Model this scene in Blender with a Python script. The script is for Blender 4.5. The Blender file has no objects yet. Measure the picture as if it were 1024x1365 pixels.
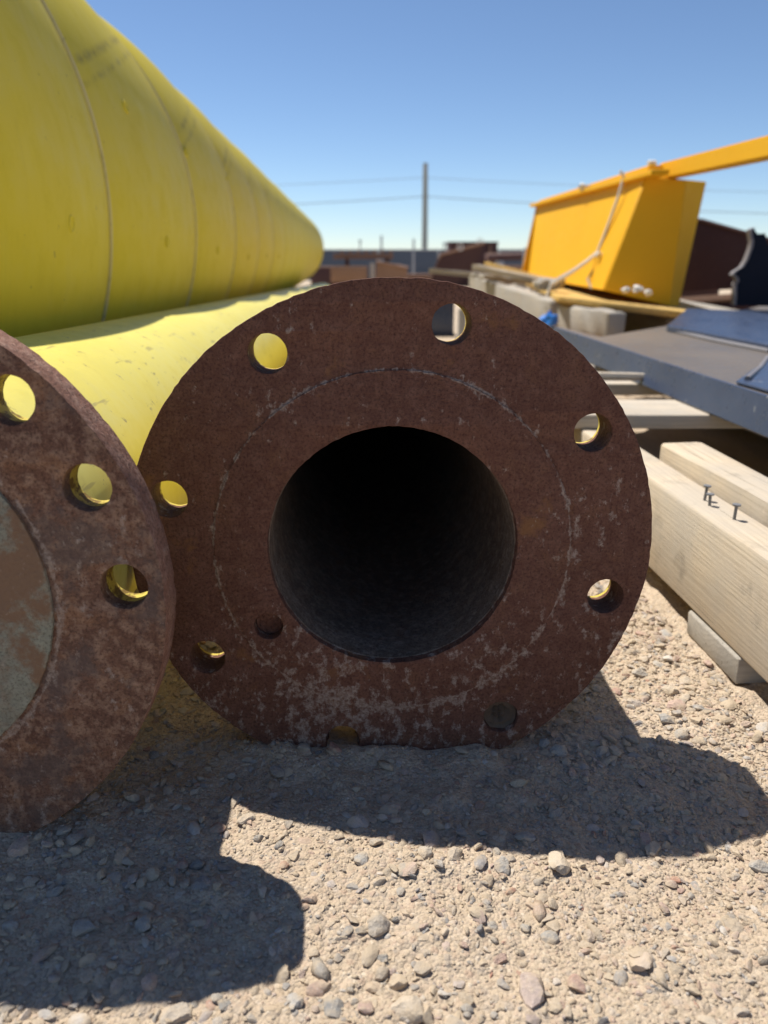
import bpy, bmesh, math, random
import numpy as np
from mathutils import Vector, Matrix, Euler
random.seed(7); rng = np.random.default_rng(11)
R = math.radians
scn = bpy.context.scene
COL = scn.collection

# ------------------------------------------------------------------ camera, light, exposure
cam_d = bpy.data.cameras.new('camera'); cam = bpy.data.objects.new('camera', cam_d); COL.objects.link(cam)
scn.camera = cam
PITCH = 18.53
cam.location = (0, 0, .273); cam.rotation_euler = (R(90 - PITCH), 0, 0)
cam_d.sensor_fit = 'VERTICAL'; cam_d.sensor_height = 9.76; cam_d.lens = 9.76 * 1025 / 1365
cam_d.clip_start = .01; cam_d.clip_end = 3000
cam_d.dof.use_dof = True; cam_d.dof.focus_distance = .40; cam_d.dof.aperture_fstop = 2.5

SUN = Vector((-.40, .355, 1)).normalized()
ELEV = math.asin(SUN.z); AZ = math.atan2(SUN.x, SUN.y)
world = bpy.data.worlds.new('World'); scn.world = world; world.use_nodes = True
wn = world.node_tree.nodes; bg = wn['Background']
sky = wn.new('ShaderNodeTexSky'); sky.sky_type = 'NISHITA'; sky.sun_disc = False
sky.sun_elevation = ELEV; sky.sun_rotation = AZ; sky.altitude = 1500; sky.air_density = .85; sky.dust_density = .1; sky.ozone_density = 4.0
world.node_tree.links.new(sky.outputs[0], bg.inputs[0]); bg.inputs[1].default_value = .082
sun_d = bpy.data.lights.new('sun', 'SUN'); sun_d.energy = 4.15; sun_d.angle = R(.53); sun_d.color = (1, .955, .88)
sun = bpy.data.objects.new('sun', sun_d); COL.objects.link(sun); sun.location = (-3, 3, 8)
sun.rotation_euler = SUN.to_track_quat('Z', 'Y').to_euler()
vs = scn.view_settings; vs.view_transform = 'Standard'; vs.look = 'None'; vs.exposure = .63; vs.gamma = 1; vs.use_curve_mapping = False

# ------------------------------------------------------------------ node helpers
class NT:
    def __init__(s, name, rough=.8, metal=0., spec=.5):
        s.m = bpy.data.materials.new(name); s.m.use_nodes = True
        s.t = s.m.node_tree; s.n = s.t.nodes; s.p = s.n['Principled BSDF']
        s.p.inputs['Roughness'].default_value = rough; s.p.inputs['Metallic'].default_value = metal
        s.p.inputs['Specular IOR Level'].default_value = spec
        s.tc = s.n.new('ShaderNodeTexCoord'); s.obj = s.tc.outputs['Object']
    def L(s, a, b): s.t.links.new(a, b)
    def _in(s, node, i, v):
        if hasattr(v, 'is_linked') or isinstance(v, bpy.types.NodeSocket): s.L(v, node.inputs[i])
        else: node.inputs[i].default_value = v
    def mapv(s, scale=(1, 1, 1), loc=(0, 0, 0), src=None, rot=(0, 0, 0)):
        m = s.n.new('ShaderNodeMapping'); s.L(src or s.obj, m.inputs[0]); m.inputs['Scale'].default_value = scale
        m.inputs['Location'].default_value = loc; m.inputs['Rotation'].default_value = rot; return m.outputs[0]
    def noise(s, scale, detail=4, rough=.55, src=None, dist=0, color=False):
        n = s.n.new('ShaderNodeTexNoise'); s.L(src or s.obj, n.inputs['Vector']); n.inputs['Scale'].default_value = scale
        n.inputs['Detail'].default_value = detail; n.inputs['Roughness'].default_value = rough; n.inputs['Distortion'].default_value = dist
        return n.outputs['Color' if color else 'Fac']
    def voro(s, scale, out='Distance', feature='F1', src=None):
        n = s.n.new('ShaderNodeTexVoronoi'); s.L(src or s.obj, n.inputs['Vector']); n.inputs['Scale'].default_value = scale; n.feature = feature
        return n.outputs[out]
    def ramp(s, fac, stops, interp='LINEAR'):
        r = s.n.new('ShaderNodeValToRGB'); s.L(fac, r.inputs[0]); e = r.color_ramp.elements; r.color_ramp.interpolation = interp
        while len(e) < len(stops): e.new(.5)
        for i, (p, c) in enumerate(stops):
            e[i].position = p; e[i].color = (c, c, c, 1) if not hasattr(c, '__len__') else (*c, 1)
        return r.outputs[0]
    def mix(s, fac, a, b, mode='MIX'):
        m = s.n.new('ShaderNodeMix'); m.data_type = 'RGBA'; m.blend_type = mode
        for i, v in ((0, fac), (6, a), (7, b)):
            if isinstance(v, bpy.types.NodeSocket): s.L(v, m.inputs[i])
            elif i == 0: m.inputs[i].default_value = v
            else: m.inputs[i].default_value = (*v, 1)
        return m.outputs[2]
    def math(s, op, a, b=0., c=0., clamp=False):
        m = s.n.new('ShaderNodeMath'); m.operation = op; m.use_clamp = clamp
        for i, v in enumerate((a, b, c)):
            if isinstance(v, bpy.types.NodeSocket): s.L(v, m.inputs[i])
            else: m.inputs[i].default_value = v
        return m.outputs[0]
    def sep(s, src=None):
        m = s.n.new('ShaderNodeSeparateXYZ'); s.L(src or s.obj, m.inputs[0]); return m.outputs
    def attr(s, name):
        a = s.n.new('ShaderNodeAttribute'); a.attribute_name = name; return a
    def rnd(s):
        return s.n.new('ShaderNodeObjectInfo').outputs['Random']
    def bump(s, h, strength=.5, dist=.001, prev=None):
        b = s.n.new('ShaderNodeBump'); b.inputs['Strength'].default_value = strength; b.inputs['Distance'].default_value = dist
        s.L(h, b.inputs['Height'])
        if prev is not None: s.L(prev, b.inputs['Normal'])
        return b.outputs[0]
    def done(s, col, normal=None, rough=None):
        if isinstance(col, bpy.types.NodeSocket): s.L(col, s.p.inputs['Base Color'])
        else: s.p.inputs['Base Color'].default_value = (*col, 1)
        if normal is not None: s.L(normal, s.p.inputs['Normal'])
        if rough is not None: s.L(rough, s.p.inputs['Roughness'])
        return s.m

def rust(name, dark, mid, light, speck, dust_amt, ring=None, zlow=-.02, patch=None, patch_amt=0., grain=.8, pthr=.49):
    t = NT(name, rough=.8, spec=.22)
    n1 = t.noise(20, 6, .6); n2 = t.noise(150, 6, .68); n3 = t.noise(650, 4, .7); n4 = t.noise(60, 7, .66)
    base = t.mix(t.ramp(n1, [(.35, 0.), (.65, 1.)]), dark, mid)
    base = t.mix(t.math('MULTIPLY', t.ramp(n2, [(.46, 0.), (.66, 1.)]), grain), base, light)
    base = t.mix(t.math('MULTIPLY', t.ramp(n4, [(.52, 0.), (.66, 1.)]), .55), base, speck)
    base = t.mix(t.ramp(n3, [(.34, .75), (.50, 0.)]), base, tuple(c * .4 for c in dark))
    base = t.mix(t.ramp(n3, [(.56, 0.), (.72, .5)]), base, light)
    if patch:
        pm = t.ramp(t.noise(22, 8, .68), [(pthr, 0.), (pthr + .07, 1.)])
        base = t.mix(t.math('MULTIPLY', pm, patch_amt), base, patch)
    x, y, z = t.sep()
    # dried dust stuck to the plate: small flaky scuffs, more of them low down and along the ring
    w = t.noise(165, 8, .7, src=t.mapv((1, 1, .75)))
    zone = t.noise(15, 3, .5)
    low = t.math('MINIMUM', t.math('MULTIPLY', t.math('MAXIMUM', t.math('SUBTRACT', zlow, z), 0.), 1.3), .085)
    m = t.math('ADD', t.math('ADD', w, low), t.math('MULTIPLY', zone, .30))
    if ring:
        r = t.math('SQRT', t.math('ADD', t.math('MULTIPLY', x, x), t.math('MULTIPLY', z, z)))
        d = t.math('ABSOLUTE', t.math('SUBTRACT', r, ring))
        m = t.math('ADD', m, t.math('MULTIPLY', t.math('SUBTRACT', 1., t.math('MULTIPLY', d, 160.), clamp=True), .075))
        m = t.math('ADD', m, t.math('MULTIPLY', t.math('SUBTRACT', 1., t.math('MULTIPLY', d, 700.), clamp=True), .115))
    mask = t.math('MULTIPLY', t.ramp(m, [(.75, 0.), (.82, 1.)]), t.ramp(t.noise(420, 5, .75), [(.38, .12), (.60, 1.)]))
    base = t.mix(t.math('MULTIPLY', mask, dust_amt), base, (.46, .385, .32))
    b = t.bump(n2, .8, .0014); b = t.bump(n3, .8, .0007, b); b = t.bump(m, .4, .0015, b)
    return t.done(base, b)

def paint(name, col, col2, rough=.45, dirt=.35, dirt_col=(.16, .12, .05), chips=0., chip_col=(.12, .06, .035), scale=1., spec=.4, scratch=0.):
    t = NT(name, rough=rough, spec=spec)
    n1 = t.noise(6 * scale, 5, .6); n2 = t.noise(60 * scale, 6, .65); n3 = t.noise(600 * scale, 2, .5)
    base = t.mix(t.ramp(n1, [(.3, 0.), (.7, 1.)]), col, col2)
    base = t.mix(t.math('MULTIPLY', t.ramp(n2, [(.55, 0.), (.8, 1.)]), dirt), base, dirt_col)
    if chips:
        c = t.math('MULTIPLY', t.ramp(t.noise(85 * scale, 7, .72, dist=.5), [(.66 - chips * .1, 0.), (.69 - chips * .1, 1.)]), .8)
        base = t.mix(c, base, chip_col)
    if scratch:
        s = t.noise(60, 3, .6, src=t.mapv((1.6, .22, 1.6), rot=(.5, .35, .5)))
        c = t.math('MULTIPLY', t.ramp(s, [(.655, 0.), (.70, 1.)]), scratch)
        base = t.mix(c, base, chip_col)
    b = t.bump(n3, .12, .0004); b = t.bump(n1, .15, .004 / scale, b)
    return t.done(base, b, t.ramp(n2, [(.3, rough - .08), (.7, rough + .15)]))

def wood(name, light, dark, grey, ringf=1700., wx=0.013, wz=-.06):
    t = NT(name, rough=.88, spec=.18)
    x, y, z = t.sep()
    warp = t.noise(5, 3, .5, src=t.mapv((4, .45, 4)))
    rx = t.math('ADD', x, wx); rz = t.math('ADD', z, wz)
    r = t.math('SQRT', t.math('ADD', t.math('MULTIPLY', rx, rx), t.math('MULTIPLY', rz, rz)))
    ph = t.math('ADD', t.math('MULTIPLY', r, ringf), t.math('MULTIPLY', warp, 42.))
    s = t.math('ADD', t.math('MULTIPLY', t.math('SINE', ph), .5), .5)
    fib = t.noise(100, 6, .75, src=t.mapv((13, .16, 13)))
    fib2 = t.noise(30, 5, .7, src=t.mapv((8, .12, 8)))
    blot = t.noise(11, 6, .65); fine = t.noise(700, 3, .7)
    base = t.mix(t.math('MULTIPLY', t.math('POWER', s, 3.), .38), light, dark)
    base = t.mix(t.ramp(fib, [(.36, .75), (.56, 0.)]), base, dark)
    base = t.mix(t.ramp(fib2, [(.50, 0.), (.70, .45)]), base, tuple(min(1, c * 1.15) for c in light))
    base = t.mix(t.math('MULTIPLY', t.ramp(blot, [(.40, 0.), (.62, 1.)]), .75), base, grey)
    base = t.mix(t.ramp(t.noise(26, 7, .7), [(.56, 0.), (.70, .55)]), base, tuple(c * .55 for c in grey))
    kv = t.voro(7, src=t.mapv((1.8, .7, 1.8)))
    knots = t.ramp(kv, [(.035, 1.), (.13, 0.)])
    base = t.mix(t.math('MULTIPLY', knots, .7), base, tuple(c * .4 for c in dark))
    crack = t.ramp(t.noise(34, 4, .6, src=t.mapv((9, .09, 9))), [(.31, 1.), (.345, 0.)])
    base = t.mix(t.math('MULTIPLY', crack, .85), base, tuple(c * .22 for c in dark))
    b = t.bump(fib, .5, .0009); b = t.bump(s, .15, .0003, b); b = t.bump(crack, -.8, .0015, b); b = t.bump(fine, .3, .0003, b)
    return t.done(base, b)

def big_paint():
    t = NT('yellow_pipe_paint', rough=.55, spec=.2)
    g = t.n.new('ShaderNodeNewGeometry').outputs['Position']
    n1 = t.noise(3, 5, .6, src=g); n2 = t.noise(26, 6, .65, src=g); n3 = t.noise(300, 2, .5, src=g)
    base = t.mix(t.ramp(n1, [(.3, 0.), (.7, 1.)]), (.64, .50, .026), (.68, .54, .034))
    base = t.mix(t.math('MULTIPLY', t.ramp(n2, [(.52, 0.), (.75, 1.)]), .14), base, (.36, .27, .04))
    drip = t.noise(20, 5, .65, src=t.mapv((.5, 5, .5), src=g))
    base = t.mix(t.ramp(drip, [(.52, 0.), (.74, .10)]), base, (.40, .30, .05))
    dust = t.noise(9, 7, .7, src=g)
    base = t.mix(t.ramp(dust, [(.54, 0.), (.74, .15)]), base, (.62, .52, .20))
    specks = t.ramp(t.noise(95, 4, .6, src=g), [(.69, 0.), (.72, .6)])
    base = t.mix(specks, base, (.22, .16, .05))
    # scuffs a sling left on every section, slanting up from its seam
    x, y, z = t.sep()
    a = t.math('MULTIPLY', t.math('ARCTAN2', z, x), 57.2958)
    a = t.math('SUBTRACT', a, t.math('ADD', t.math('MULTIPLY', y, 41.), 19.0))
    near = t.math('ADD', t.math('SUBTRACT', 1., t.math('MULTIPLY', t.math('ABSOLUTE', a), .9), clamp=True), t.math('SUBTRACT', .7, t.math('MULTIPLY', t.math('ABSOLUTE', t.math('ADD', a, 3.2)), .8), clamp=True))
    br = t.ramp(t.noise(38, 5, .7, src=g), [(.40, 0.), (.62, 1.)])
    base = t.mix(t.math('MULTIPLY', t.math('MULTIPLY', near, br), .65), base, (.17, .12, .035))
    return t.done(base, t.bump(n1, .2, .008, t.bump(n3, .12, .0004)), t.ramp(n2, [(.3, .47), (.7, .68)]))
M = {}
M['rust_main'] = rust('rust_maroon', (.120, .052, .035), (.146, .066, .045), (.225, .118, .082), (.19, .092, .052), .68, ring=.0957, zlow=-.02, grain=.55, patch=(.25, .12, .045), patch_amt=.6, pthr=.60)
M['rust_left'] = rust('rust_brown', (.12, .060, .041), (.19, .10, .064), (.38, .245, .165), (.30, .155, .08), .6, ring=.088, zlow=-.03, patch=(.10, .082, .075), patch_amt=.55)
M['grey_face'] = rust('weathered_grey_face', (.225, .215, .165), (.27, .275, .21), (.33, .33, .26), (.22, .14, .085), .4, zlow=-.05, patch=(.21, .12, .07), patch_amt=.9, pthr=.50)
M['rust_rim'] = rust('rust_rim', (.22, .105, .07), (.31, .16, .11), (.42, .26, .19), (.33, .18, .11), .3, zlow=-.2)
M['scale'] = rust('dark_mill_scale', (.14, .098, .070), (.19, .14, .105), (.30, .235, .18), (.21, .125, .075), .5, zlow=-.045)
M['yellow_back'] = paint('yellow_overspray', (.60, .49, .10), (.50, .39, .08), rough=.65, spec=.2, chips=1.5, dirt=.8, dirt_col=(.14, .07, .03), chip_col=(.11, .05, .025), scale=1.5)
M['yellow_big'] = paint('yellow_pipe_paint', (.58, .44, .024), (.62, .475, .032), rough=.55, spec=.2, dirt=.10, dirt_col=(.30, .23, .03), scale=.5, scratch=.10, chip_col=(.22, .16, .04))
M['yellow_small'] = paint('faded_yellow_paint', (.80, .70, .17), (.74, .63, .12), rough=.42, dirt=.30, dirt_col=(.50, .40, .12), chips=.42, chip_col=(.26, .20, .09), scratch=.5)
M['yellow_big'] = big_paint()
M['seam'] = paint('seam_bead', (.60, .50, .22), (.68, .58, .32), rough=.6, dirt=.5)
M['plug'] = paint('plug_paint', (.62, .50, .05), (.66, .54, .07), rough=.55, spec=.2, dirt=.2, scale=3)
M['guard'] = paint('safety_yellow', (.80, .43, .018), (.78, .40, .015), rough=.6, spec=.15, dirt=.12, dirt_col=(.5, .32, .1))
M['navy'] = paint('blue_black_steel', (.036, .052, .098), (.050, .070, .122), rough=.30, dirt=.18, dirt_col=(.17, .15, .14), chips=.25, chip_col=(.3, .3, .3), spec=.5)
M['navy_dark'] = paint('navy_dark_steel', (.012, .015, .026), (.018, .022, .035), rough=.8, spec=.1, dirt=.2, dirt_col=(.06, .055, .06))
M['steel_edge'] = paint('bare_cut_edge', (.23, .22, .23), (.17, .16, .17), rough=.5, dirt=.4, dirt_col=(.1, .07, .05))
M['dusty'] = paint('dust_covered_steel', (.18, .145, .112), (.118, .105, .098), rough=.45, dirt=.7, dirt_col=(.13, .125, .13), scale=.7)
M['maroon'] = paint('maroon_steel', (.060, .024, .022), (.075, .032, .028), rough=.6, dirt=.4, dirt_col=(.15, .09, .075), scale=.6)
M['brownsteel'] = paint('brown_rusty_steel', (.20, .115, .075), (.26, .155, .105), rough=.8, dirt=.5, dirt_col=(.12, .06, .04), scale=.5)
M['tan'] = paint('tan_rust', (.34, .205, .13), (.28, .165, .10), rough=.8, dirt=.4, dirt_col=(.2, .1, .06), scale=.5)
M['fence'] = paint('fence_screen', (.085, .105, .14), (.10, .125, .16), rough=.9, dirt=.2, dirt_col=(.1, .1, .1), scale=.1)
M['galv'] = paint('galvanised', (.33, .35, .37), (.4, .41, .42), rough=.5, dirt=.2, dirt_col=(.2, .2, .2))
M['pole'] = wood('pole_wood', (.36, .39, .35), (.26, .28, .25), (.36, .39, .37))
M['cable'] = paint('cable', (.22, .24, .27), (.25, .27, .30), rough=.7, dirt=.1)
M['white'] = paint('white_plastic', (.72, .70, .66), (.62, .6, .56), rough=.5, dirt=.3, dirt_col=(.4, .36, .3), scale=3)
M['blue'] = paint('blue_plastic', (.02, .14, .5), (.02, .18, .55), rough=.45, dirt=.1)
M['nail'] = paint('nail_steel', (.16, .16, .165), (.22, .22, .22), rough=.45, dirt=.4, dirt_col=(.12, .07, .04), scale=6)
M['wood1'] = wood('pale_weathered_timber', (.62, .515, .38), (.36, .28, .195), (.46, .405, .335))
M['wood2'] = wood('deck_board_wood', (.60, .51, .40), (.36, .30, .23), (.46, .42, .36))
M['wood3'] = wood('grey_old_timber', (.44, .39, .32), (.26, .23, .19), (.36, .34, .31))
M['ply'] = wood('plywood', (.66, .43, .13), (.50, .32, .10), (.58, .40, .16))

def ground_mat():
    t = NT('dry_gravel_soil', rough=.95, spec=.12)
    n1 = t.noise(5, 6, .6); n2 = t.noise(45, 6, .65); n3 = t.noise(420, 6, .75)
    v = t.voro(620, 'Color'); vd = t.voro(620, 'Distance'); v2 = t.voro(230, 'Color'); v2d = t.voro(230, 'Distance')
    base = t.mix(t.ramp(n1, [(.35, 0.), (.65, 1.)]), (.575, .46, .338), (.635, .52, .39))
    base = t.mix(t.math('MULTIPLY', t.ramp(n2, [(.45, 0.), (.7, 1.)]), .5), base, (.50, .385, .26))
    g = t.ramp(t.sep(v)[0], [(0., (.24, .19, .15)), (.3, (.44, .34, .235)), (.6, (.54, .43, .31)), (.85, (.42, .30, .22)), (1., (.62, .54, .43))])
    base = t.mix(.5, base, g)
    g2 = t.ramp(t.sep(v2)[0], [(0., (.28, .25, .23)), (.2, (.46, .37, .27)), (.6, (.50, .39, .27)), (.9, (.40, .27, .2)), (1., (.58, .51, .43))])
    base = t.mix(t.math('MULTIPLY', t.ramp(v2d, [(.35, 1.), (.5, 0.)]), .5), base, g2)
    base = t.mix(t.ramp(n3, [(.32, .4), (.46, 0.)]), base, (.24, .18, .12))  # crevice shade put into the soil colour: noise hollows mixed darker
    b = t.bump(t.math('SUBTRACT', 1., v2d), .6, .0022); b = t.bump(t.math('SUBTRACT', 1., vd), .7, .0012, b); b = t.bump(n3, .8, .0011, b)
    return t.done(base, b)
M['ground'] = ground_mat()
M['dirt'] = paint('packed_dirt', (.11, .075, .05), (.16, .115, .08), rough=.95, dirt=.6, dirt_col=(.08, .055, .035), scale=6)

def stone_mat(name, use_attr):
    t = NT(name, rough=.9, spec=.18)
    f = t.attr('tint').outputs['Fac'] if use_attr else t.rnd()
    if use_attr: st = [(0., (.15, .145, .14)), (.06, (.30, .28, .26)), (.16, (.38, .345, .30)), (.30, (.48, .385, .28)), (.60, (.52, .42, .30)), (.70, (.46, .32, .25)), (.80, (.34, .32, .30)), (.88, (.56, .50, .43)), (.94, (.38, .20, .14)), (.97, (.42, .30, .24)), (1., (.62, .58, .52))]
    else: st = [(0., (.26, .25, .235)), (.10, (.36, .34, .31)), (.28, (.45, .415, .365)), (.42, (.52, .43, .33)), (.60, (.56, .47, .36)), (.70, (.50, .35, .285)), (.80, (.40, .385, .36)), (.88, (.58, .52, .45)), (.95, (.42, .21, .15)), (1., (.62, .58, .52))]
    col = t.ramp(f, st)
    k = 1. if use_attr else .0052
    n = t.noise(420 * k, 7, .75); n2 = t.noise(130 * k, 6, .65); n3 = t.noise(900 * k, 3, .7)
    col = t.mix(t.ramp(n, [(.36, .4 if use_attr else .28), (.50, 0.)]), col, (.17, .145, .12))
    col = t.mix(t.ramp(n3, [(.55, 0.), (.68, .6)]), col, (.58, .52, .45))
    col = t.mix(t.ramp(n2, [(.42, 0.), (.60, .75)]), col, (.50, .395, .275))
    b = t.bump(n, .8, .0009 if use_attr else .0010); b = t.bump(n2, .7, .0018 if use_attr else .0020, b); b = t.bump(n3, .5, .0004 if use_attr else .0005, b)
    return t.done(col, b)
M['gravel'] = stone_mat('gravel_stone', True); M['pebble'] = stone_mat('pebble_stone', False)

# ------------------------------------------------------------------ object helpers
def link(o): COL.objects.link(o); return o
def smooth(me, ang=35):
    me.polygons.foreach_set('use_smooth', [True] * len(me.polygons))
    try: me.set_sharp_from_angle(angle=R(ang))
    except Exception: pass
def obj(name, me, mat, parent=None, loc=None, rot=None):
    o = link(bpy.data.objects.new(name, me))
    for m in (mat if isinstance(mat, (list, tuple)) else [mat]):
        if me.materials.find(m.name) < 0: me.materials.append(m)
    if parent: o.parent = parent
    if loc is not None: o.location = loc
    if rot is not None: o.rotation_euler = rot
    return o
def tag(o, label, cat, group=None, kind=None):
    if label: o['label'] = label
    if cat: o['category'] = cat
    if group: o['group'] = group
    if kind: o['kind'] = kind
    return o
def thing(name, label, cat, loc=(0, 0, 0), rot=(0, 0, 0), group=None):
    o = link(bpy.data.objects.new(name, None)); o.empty_display_size = .02; o.location = loc; o.rotation_euler = rot
    return tag(o, label, cat, group)
def from_bm(bm, name, sm=True):
    bmesh.ops.recalc_face_normals(bm, faces=bm.faces)
    me = bpy.data.meshes.new(name); bm.to_mesh(me); bm.free()
    if sm: smooth(me)
    return me
def box(name, sx, sy, sz, bev=.002, center=(0, 0, 0), jit=0., cuts=0):
    bm = bmesh.new(); bmesh.ops.create_cube(bm, size=1)
    for v in bm.verts: v.co = Vector((v.co.x * sx, v.co.y * sy, v.co.z * sz))
    if cuts:
        ax = max(range(3), key=lambda i: (sx, sy, sz)[i])
        es = [e for e in bm.edges if abs((e.verts[0].co - e.verts[1].co)[ax]) > .5 * (sx, sy, sz)[ax]]
        bmesh.ops.subdivide_edges(bm, edges=es, cuts=cuts)
    if bev: bmesh.ops.bevel(bm, geom=[e for e in bm.edges if e.calc_face_angle(0) > .5], offset=bev, segments=2, affect='EDGES', profile=.5)
    for v in bm.verts:
        if jit: v.co += Vector([random.uniform(-jit, jit) for _ in range(3)])
        v.co += Vector(center)
    return from_bm(bm, name)
def plate(name, pts, th, bev=.0015, up=None):
    """thick plate from a planar outline of 3-D points, thickness th along the outline's normal"""
    bm = bmesh.new(); P = [Vector(p) for p in pts]
    n = Vector((0, 0, 0))
    for i in range(len(P)): n += (P[i] - P[0]).cross(P[(i + 1) % len(P)] - P[0])
    n.normalize()
    if up is not None and n.dot(Vector(up)) < 0: n = -n
    a = [bm.verts.new(p) for p in P]; b = [bm.verts.new(p - n * th) for p in P]
    bm.faces.new(a); bm.faces.new(b[::-1])
    for i in range(len(P)): j = (i + 1) % len(P); bm.faces.new((a[j], a[i], b[i], b[j]))
    bmesh.ops.recalc_face_normals(bm, faces=bm.faces)
    if bev: bmesh.ops.bevel(bm, geom=list(bm.edges), offset=bev, segments=1, affect='EDGES')
    return from_bm(bm, name)
def lathe(name, prof, seg=96, closed=False):
    """profile of (y, r) swept round local Y"""
    bm = bmesh.new(); rings = []
    for y, r in prof:
        rings.append([bm.verts.new((r * math.cos(2 * math.pi * k / seg), y, r * math.sin(2 * math.pi * k / seg))) for k in range(seg)])
    prs = list(zip(rings, rings[1:])) + ([(rings[-1], rings[0])] if closed else [])
    for a, b in prs:
        for k in range(seg): bm.faces.new((a[k], a[(k + 1) % seg], b[(k + 1) % seg], b[k]))
    return from_bm(bm, name)
def tube(name, pts, r, seg=8):
    bm = bmesh.new(); P = [Vector(p) for p in pts]; rings = []
    for i, p in enumerate(P):
        d = (P[min(i + 1, len(P) - 1)] - P[max(i - 1, 0)]).normalized()
        u = d.orthogonal().normalized() if abs(d.z) > .9 else d.cross(Vector((0, 0, 1))).normalized(); v = d.cross(u)
        rr = r[i] if hasattr(r, '__len__') else r
        rings.append([bm.verts.new(p + rr * (math.cos(2 * math.pi * k / seg) * u + math.sin(2 * math.pi * k / seg) * v)) for k in range(seg)])
    for a, b in zip(rings, rings[1:]):
        for k in range(seg): bm.faces.new((a[k], a[(k + 1) % seg], b[(k + 1) % seg], b[k]))
    bm.faces.new(rings[0][::-1]); bm.faces.new(rings[-1])
    return from_bm(bm, name)
def ring_plate(name, R_out, holes, th, bev=.0007, wob=.0003):
    """round plate in the local XZ plane, front face at y=0, back at y=th; holes = (x, z, r)"""
    cu = bpy.data.curves.new(name, 'CURVE'); cu.dimensions = '2D'; cu.fill_mode = 'BOTH'
    cu.extrude = th / 2 - bev; cu.bevel_depth = bev; cu.bevel_resolution = 1; cu.offset = -bev
    def circ(cx, cz, r, n, w, ph):
        sp = cu.splines.new('POLY'); sp.points.add(n - 1); sp.use_cyclic_u = True
        for k in range(n):
            a = 2 * math.pi * k / n
            q = r + w * (math.sin(5 * a + ph) * .6 + math.sin(13 * a + ph * 2) * .4 + random.gauss(0, .5))
            sp.points[k].co = (cx + q * math.cos(a), cz + q * math.sin(a), 0, 1)
    circ(0, 0, R_out, 300, wob, 1.3)
    for i, (x, z, r) in enumerate(holes): circ(x, z, r, 160 if r > .03 else 48, wob * (.8 if r > .03 else .3), i)
    o = bpy.data.objects.new(name, cu); link(o)
    dg = bpy.context.evaluated_depsgraph_get(); dg.update()
    me = bpy.data.meshes.new_from_object(o.evaluated_get(dg)); me.name = name
    bpy.data.objects.remove(o); bpy.data.curves.remove(cu)
    n = len(me.vertices); co = np.empty(n * 3, np.float32); me.vertices.foreach_get('co', co); co = co.reshape(-1, 3)
    co = np.stack([co[:, 0], th / 2 - co[:, 2], co[:, 1]], 1); me.vertices.foreach_set('co', co.ravel())
    bm = bmesh.new(); bm.from_mesh(me); bmesh.ops.remove_doubles(bm, verts=bm.verts, dist=1e-6); bmesh.ops.recalc_face_normals(bm, faces=bm.faces)
    me.materials.clear(); bm.to_mesh(me); bm.free(); smooth(me, 25); me.update()
    return me

# ------------------------------------------------------------------ ground
_perm = rng.random((256, 256)).astype(np.float32)
def vnoise(x, y, s, off=0.):
    x = x * s + off; y = y * s + off * 1.7
    xi = np.floor(x).astype(int); yi = np.floor(y).astype(int); fx = x - xi; fy = y - yi
    fx = fx * fx * (3 - 2 * fx); fy = fy * fy * (3 - 2 * fy)
    g = lambda a, b: _perm[a & 255, b & 255]
    return (g(xi, yi) * (1 - fx) + g(xi + 1, yi) * fx) * (1 - fy) + (g(xi, yi + 1) * (1 - fx) + g(xi + 1, yi + 1) * fx) * fy - .5
def gz(x, y, fine=True):
    x = np.asarray(x, float); y = np.asarray(y, float)
    z = -.026 * np.clip(y - 1.0, 0, 45)
    fade = np.exp(-np.clip(y - 1.2, 0, None) * .25) * np.exp(-np.clip(np.abs(x) - 1, 0, None) * .25)
    z = z + .010 * np.exp(-((x + .20) / .075) ** 2 - ((y - .315) / .045) ** 2)
    z = z + .004 * np.exp(-((y - .374) / .014) ** 2) * np.exp(-(x / .085) ** 4) * (.4 + 1.6 * (vnoise(x, y, 60, 5.5) + .5))
    z = z - .05 / (1 + np.exp((x + .42) * 40))
    z = z + fade * (vnoise(x, y, 7) * .007 + vnoise(x, y, 19, 3.3) * .005)
    if fine:
        z = z + fade * (vnoise(x, y, 55, 7.1) * .0036 + vnoise(x, y, 130, 1.7) * .0021 + vnoise(x, y, 310, 9.1) * .0014)
    return z
def axis(lo, hi, step, far, grow):
    c = list(np.arange(lo, hi + 1e-9, step)); s = step; v = hi
    while v < far: s *= grow; v += s; c.append(v)
    s = step; v = lo; pre = []
    while v > -far: s *= grow; v -= s; pre.append(v)
    return np.array(pre[::-1] + c)
gx = axis(-.42, .46, .0021, 1500, 1.09); gy = axis(.14, .78, .0021, 1500, 1.06)
GX, GY = np.meshgrid(gx, gy); GZm = gz(GX, GY)
co = np.stack([GX, GY, GZm], -1).reshape(-1, 3).astype(np.float32)
ny, nx = GX.shape; idx = np.arange(ny * nx).reshape(ny, nx)
quads = np.stack([idx[:-1, :-1], idx[:-1, 1:], idx[1:, 1:], idx[1:, :-1]], -1).reshape(-1, 4)
def np_mesh(name, co, faces, k):
    me = bpy.data.meshes.new(name); nf = len(faces)
    me.vertices.add(len(co)); me.vertices.foreach_set('co', np.ascontiguousarray(co, np.float32).ravel())
    me.loops.add(nf * k); me.loops.foreach_set('vertex_index', np.ascontiguousarray(faces, np.int32).ravel())
    me.polygons.add(nf); me.polygons.foreach_set('loop_start', np.arange(0, nf * k, k, dtype=np.int32))
    try: me.polygons.foreach_set('loop_total', np.full(nf, k, np.int32))
    except Exception: pass
    me.update(calc_edges=True); return me
gme = np_mesh('ground', co, quads, 4); gme.polygons.foreach_set('use_smooth', [True] * len(quads))
ground = tag(obj('ground', gme, M['ground']), None, None, kind='structure')

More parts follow.
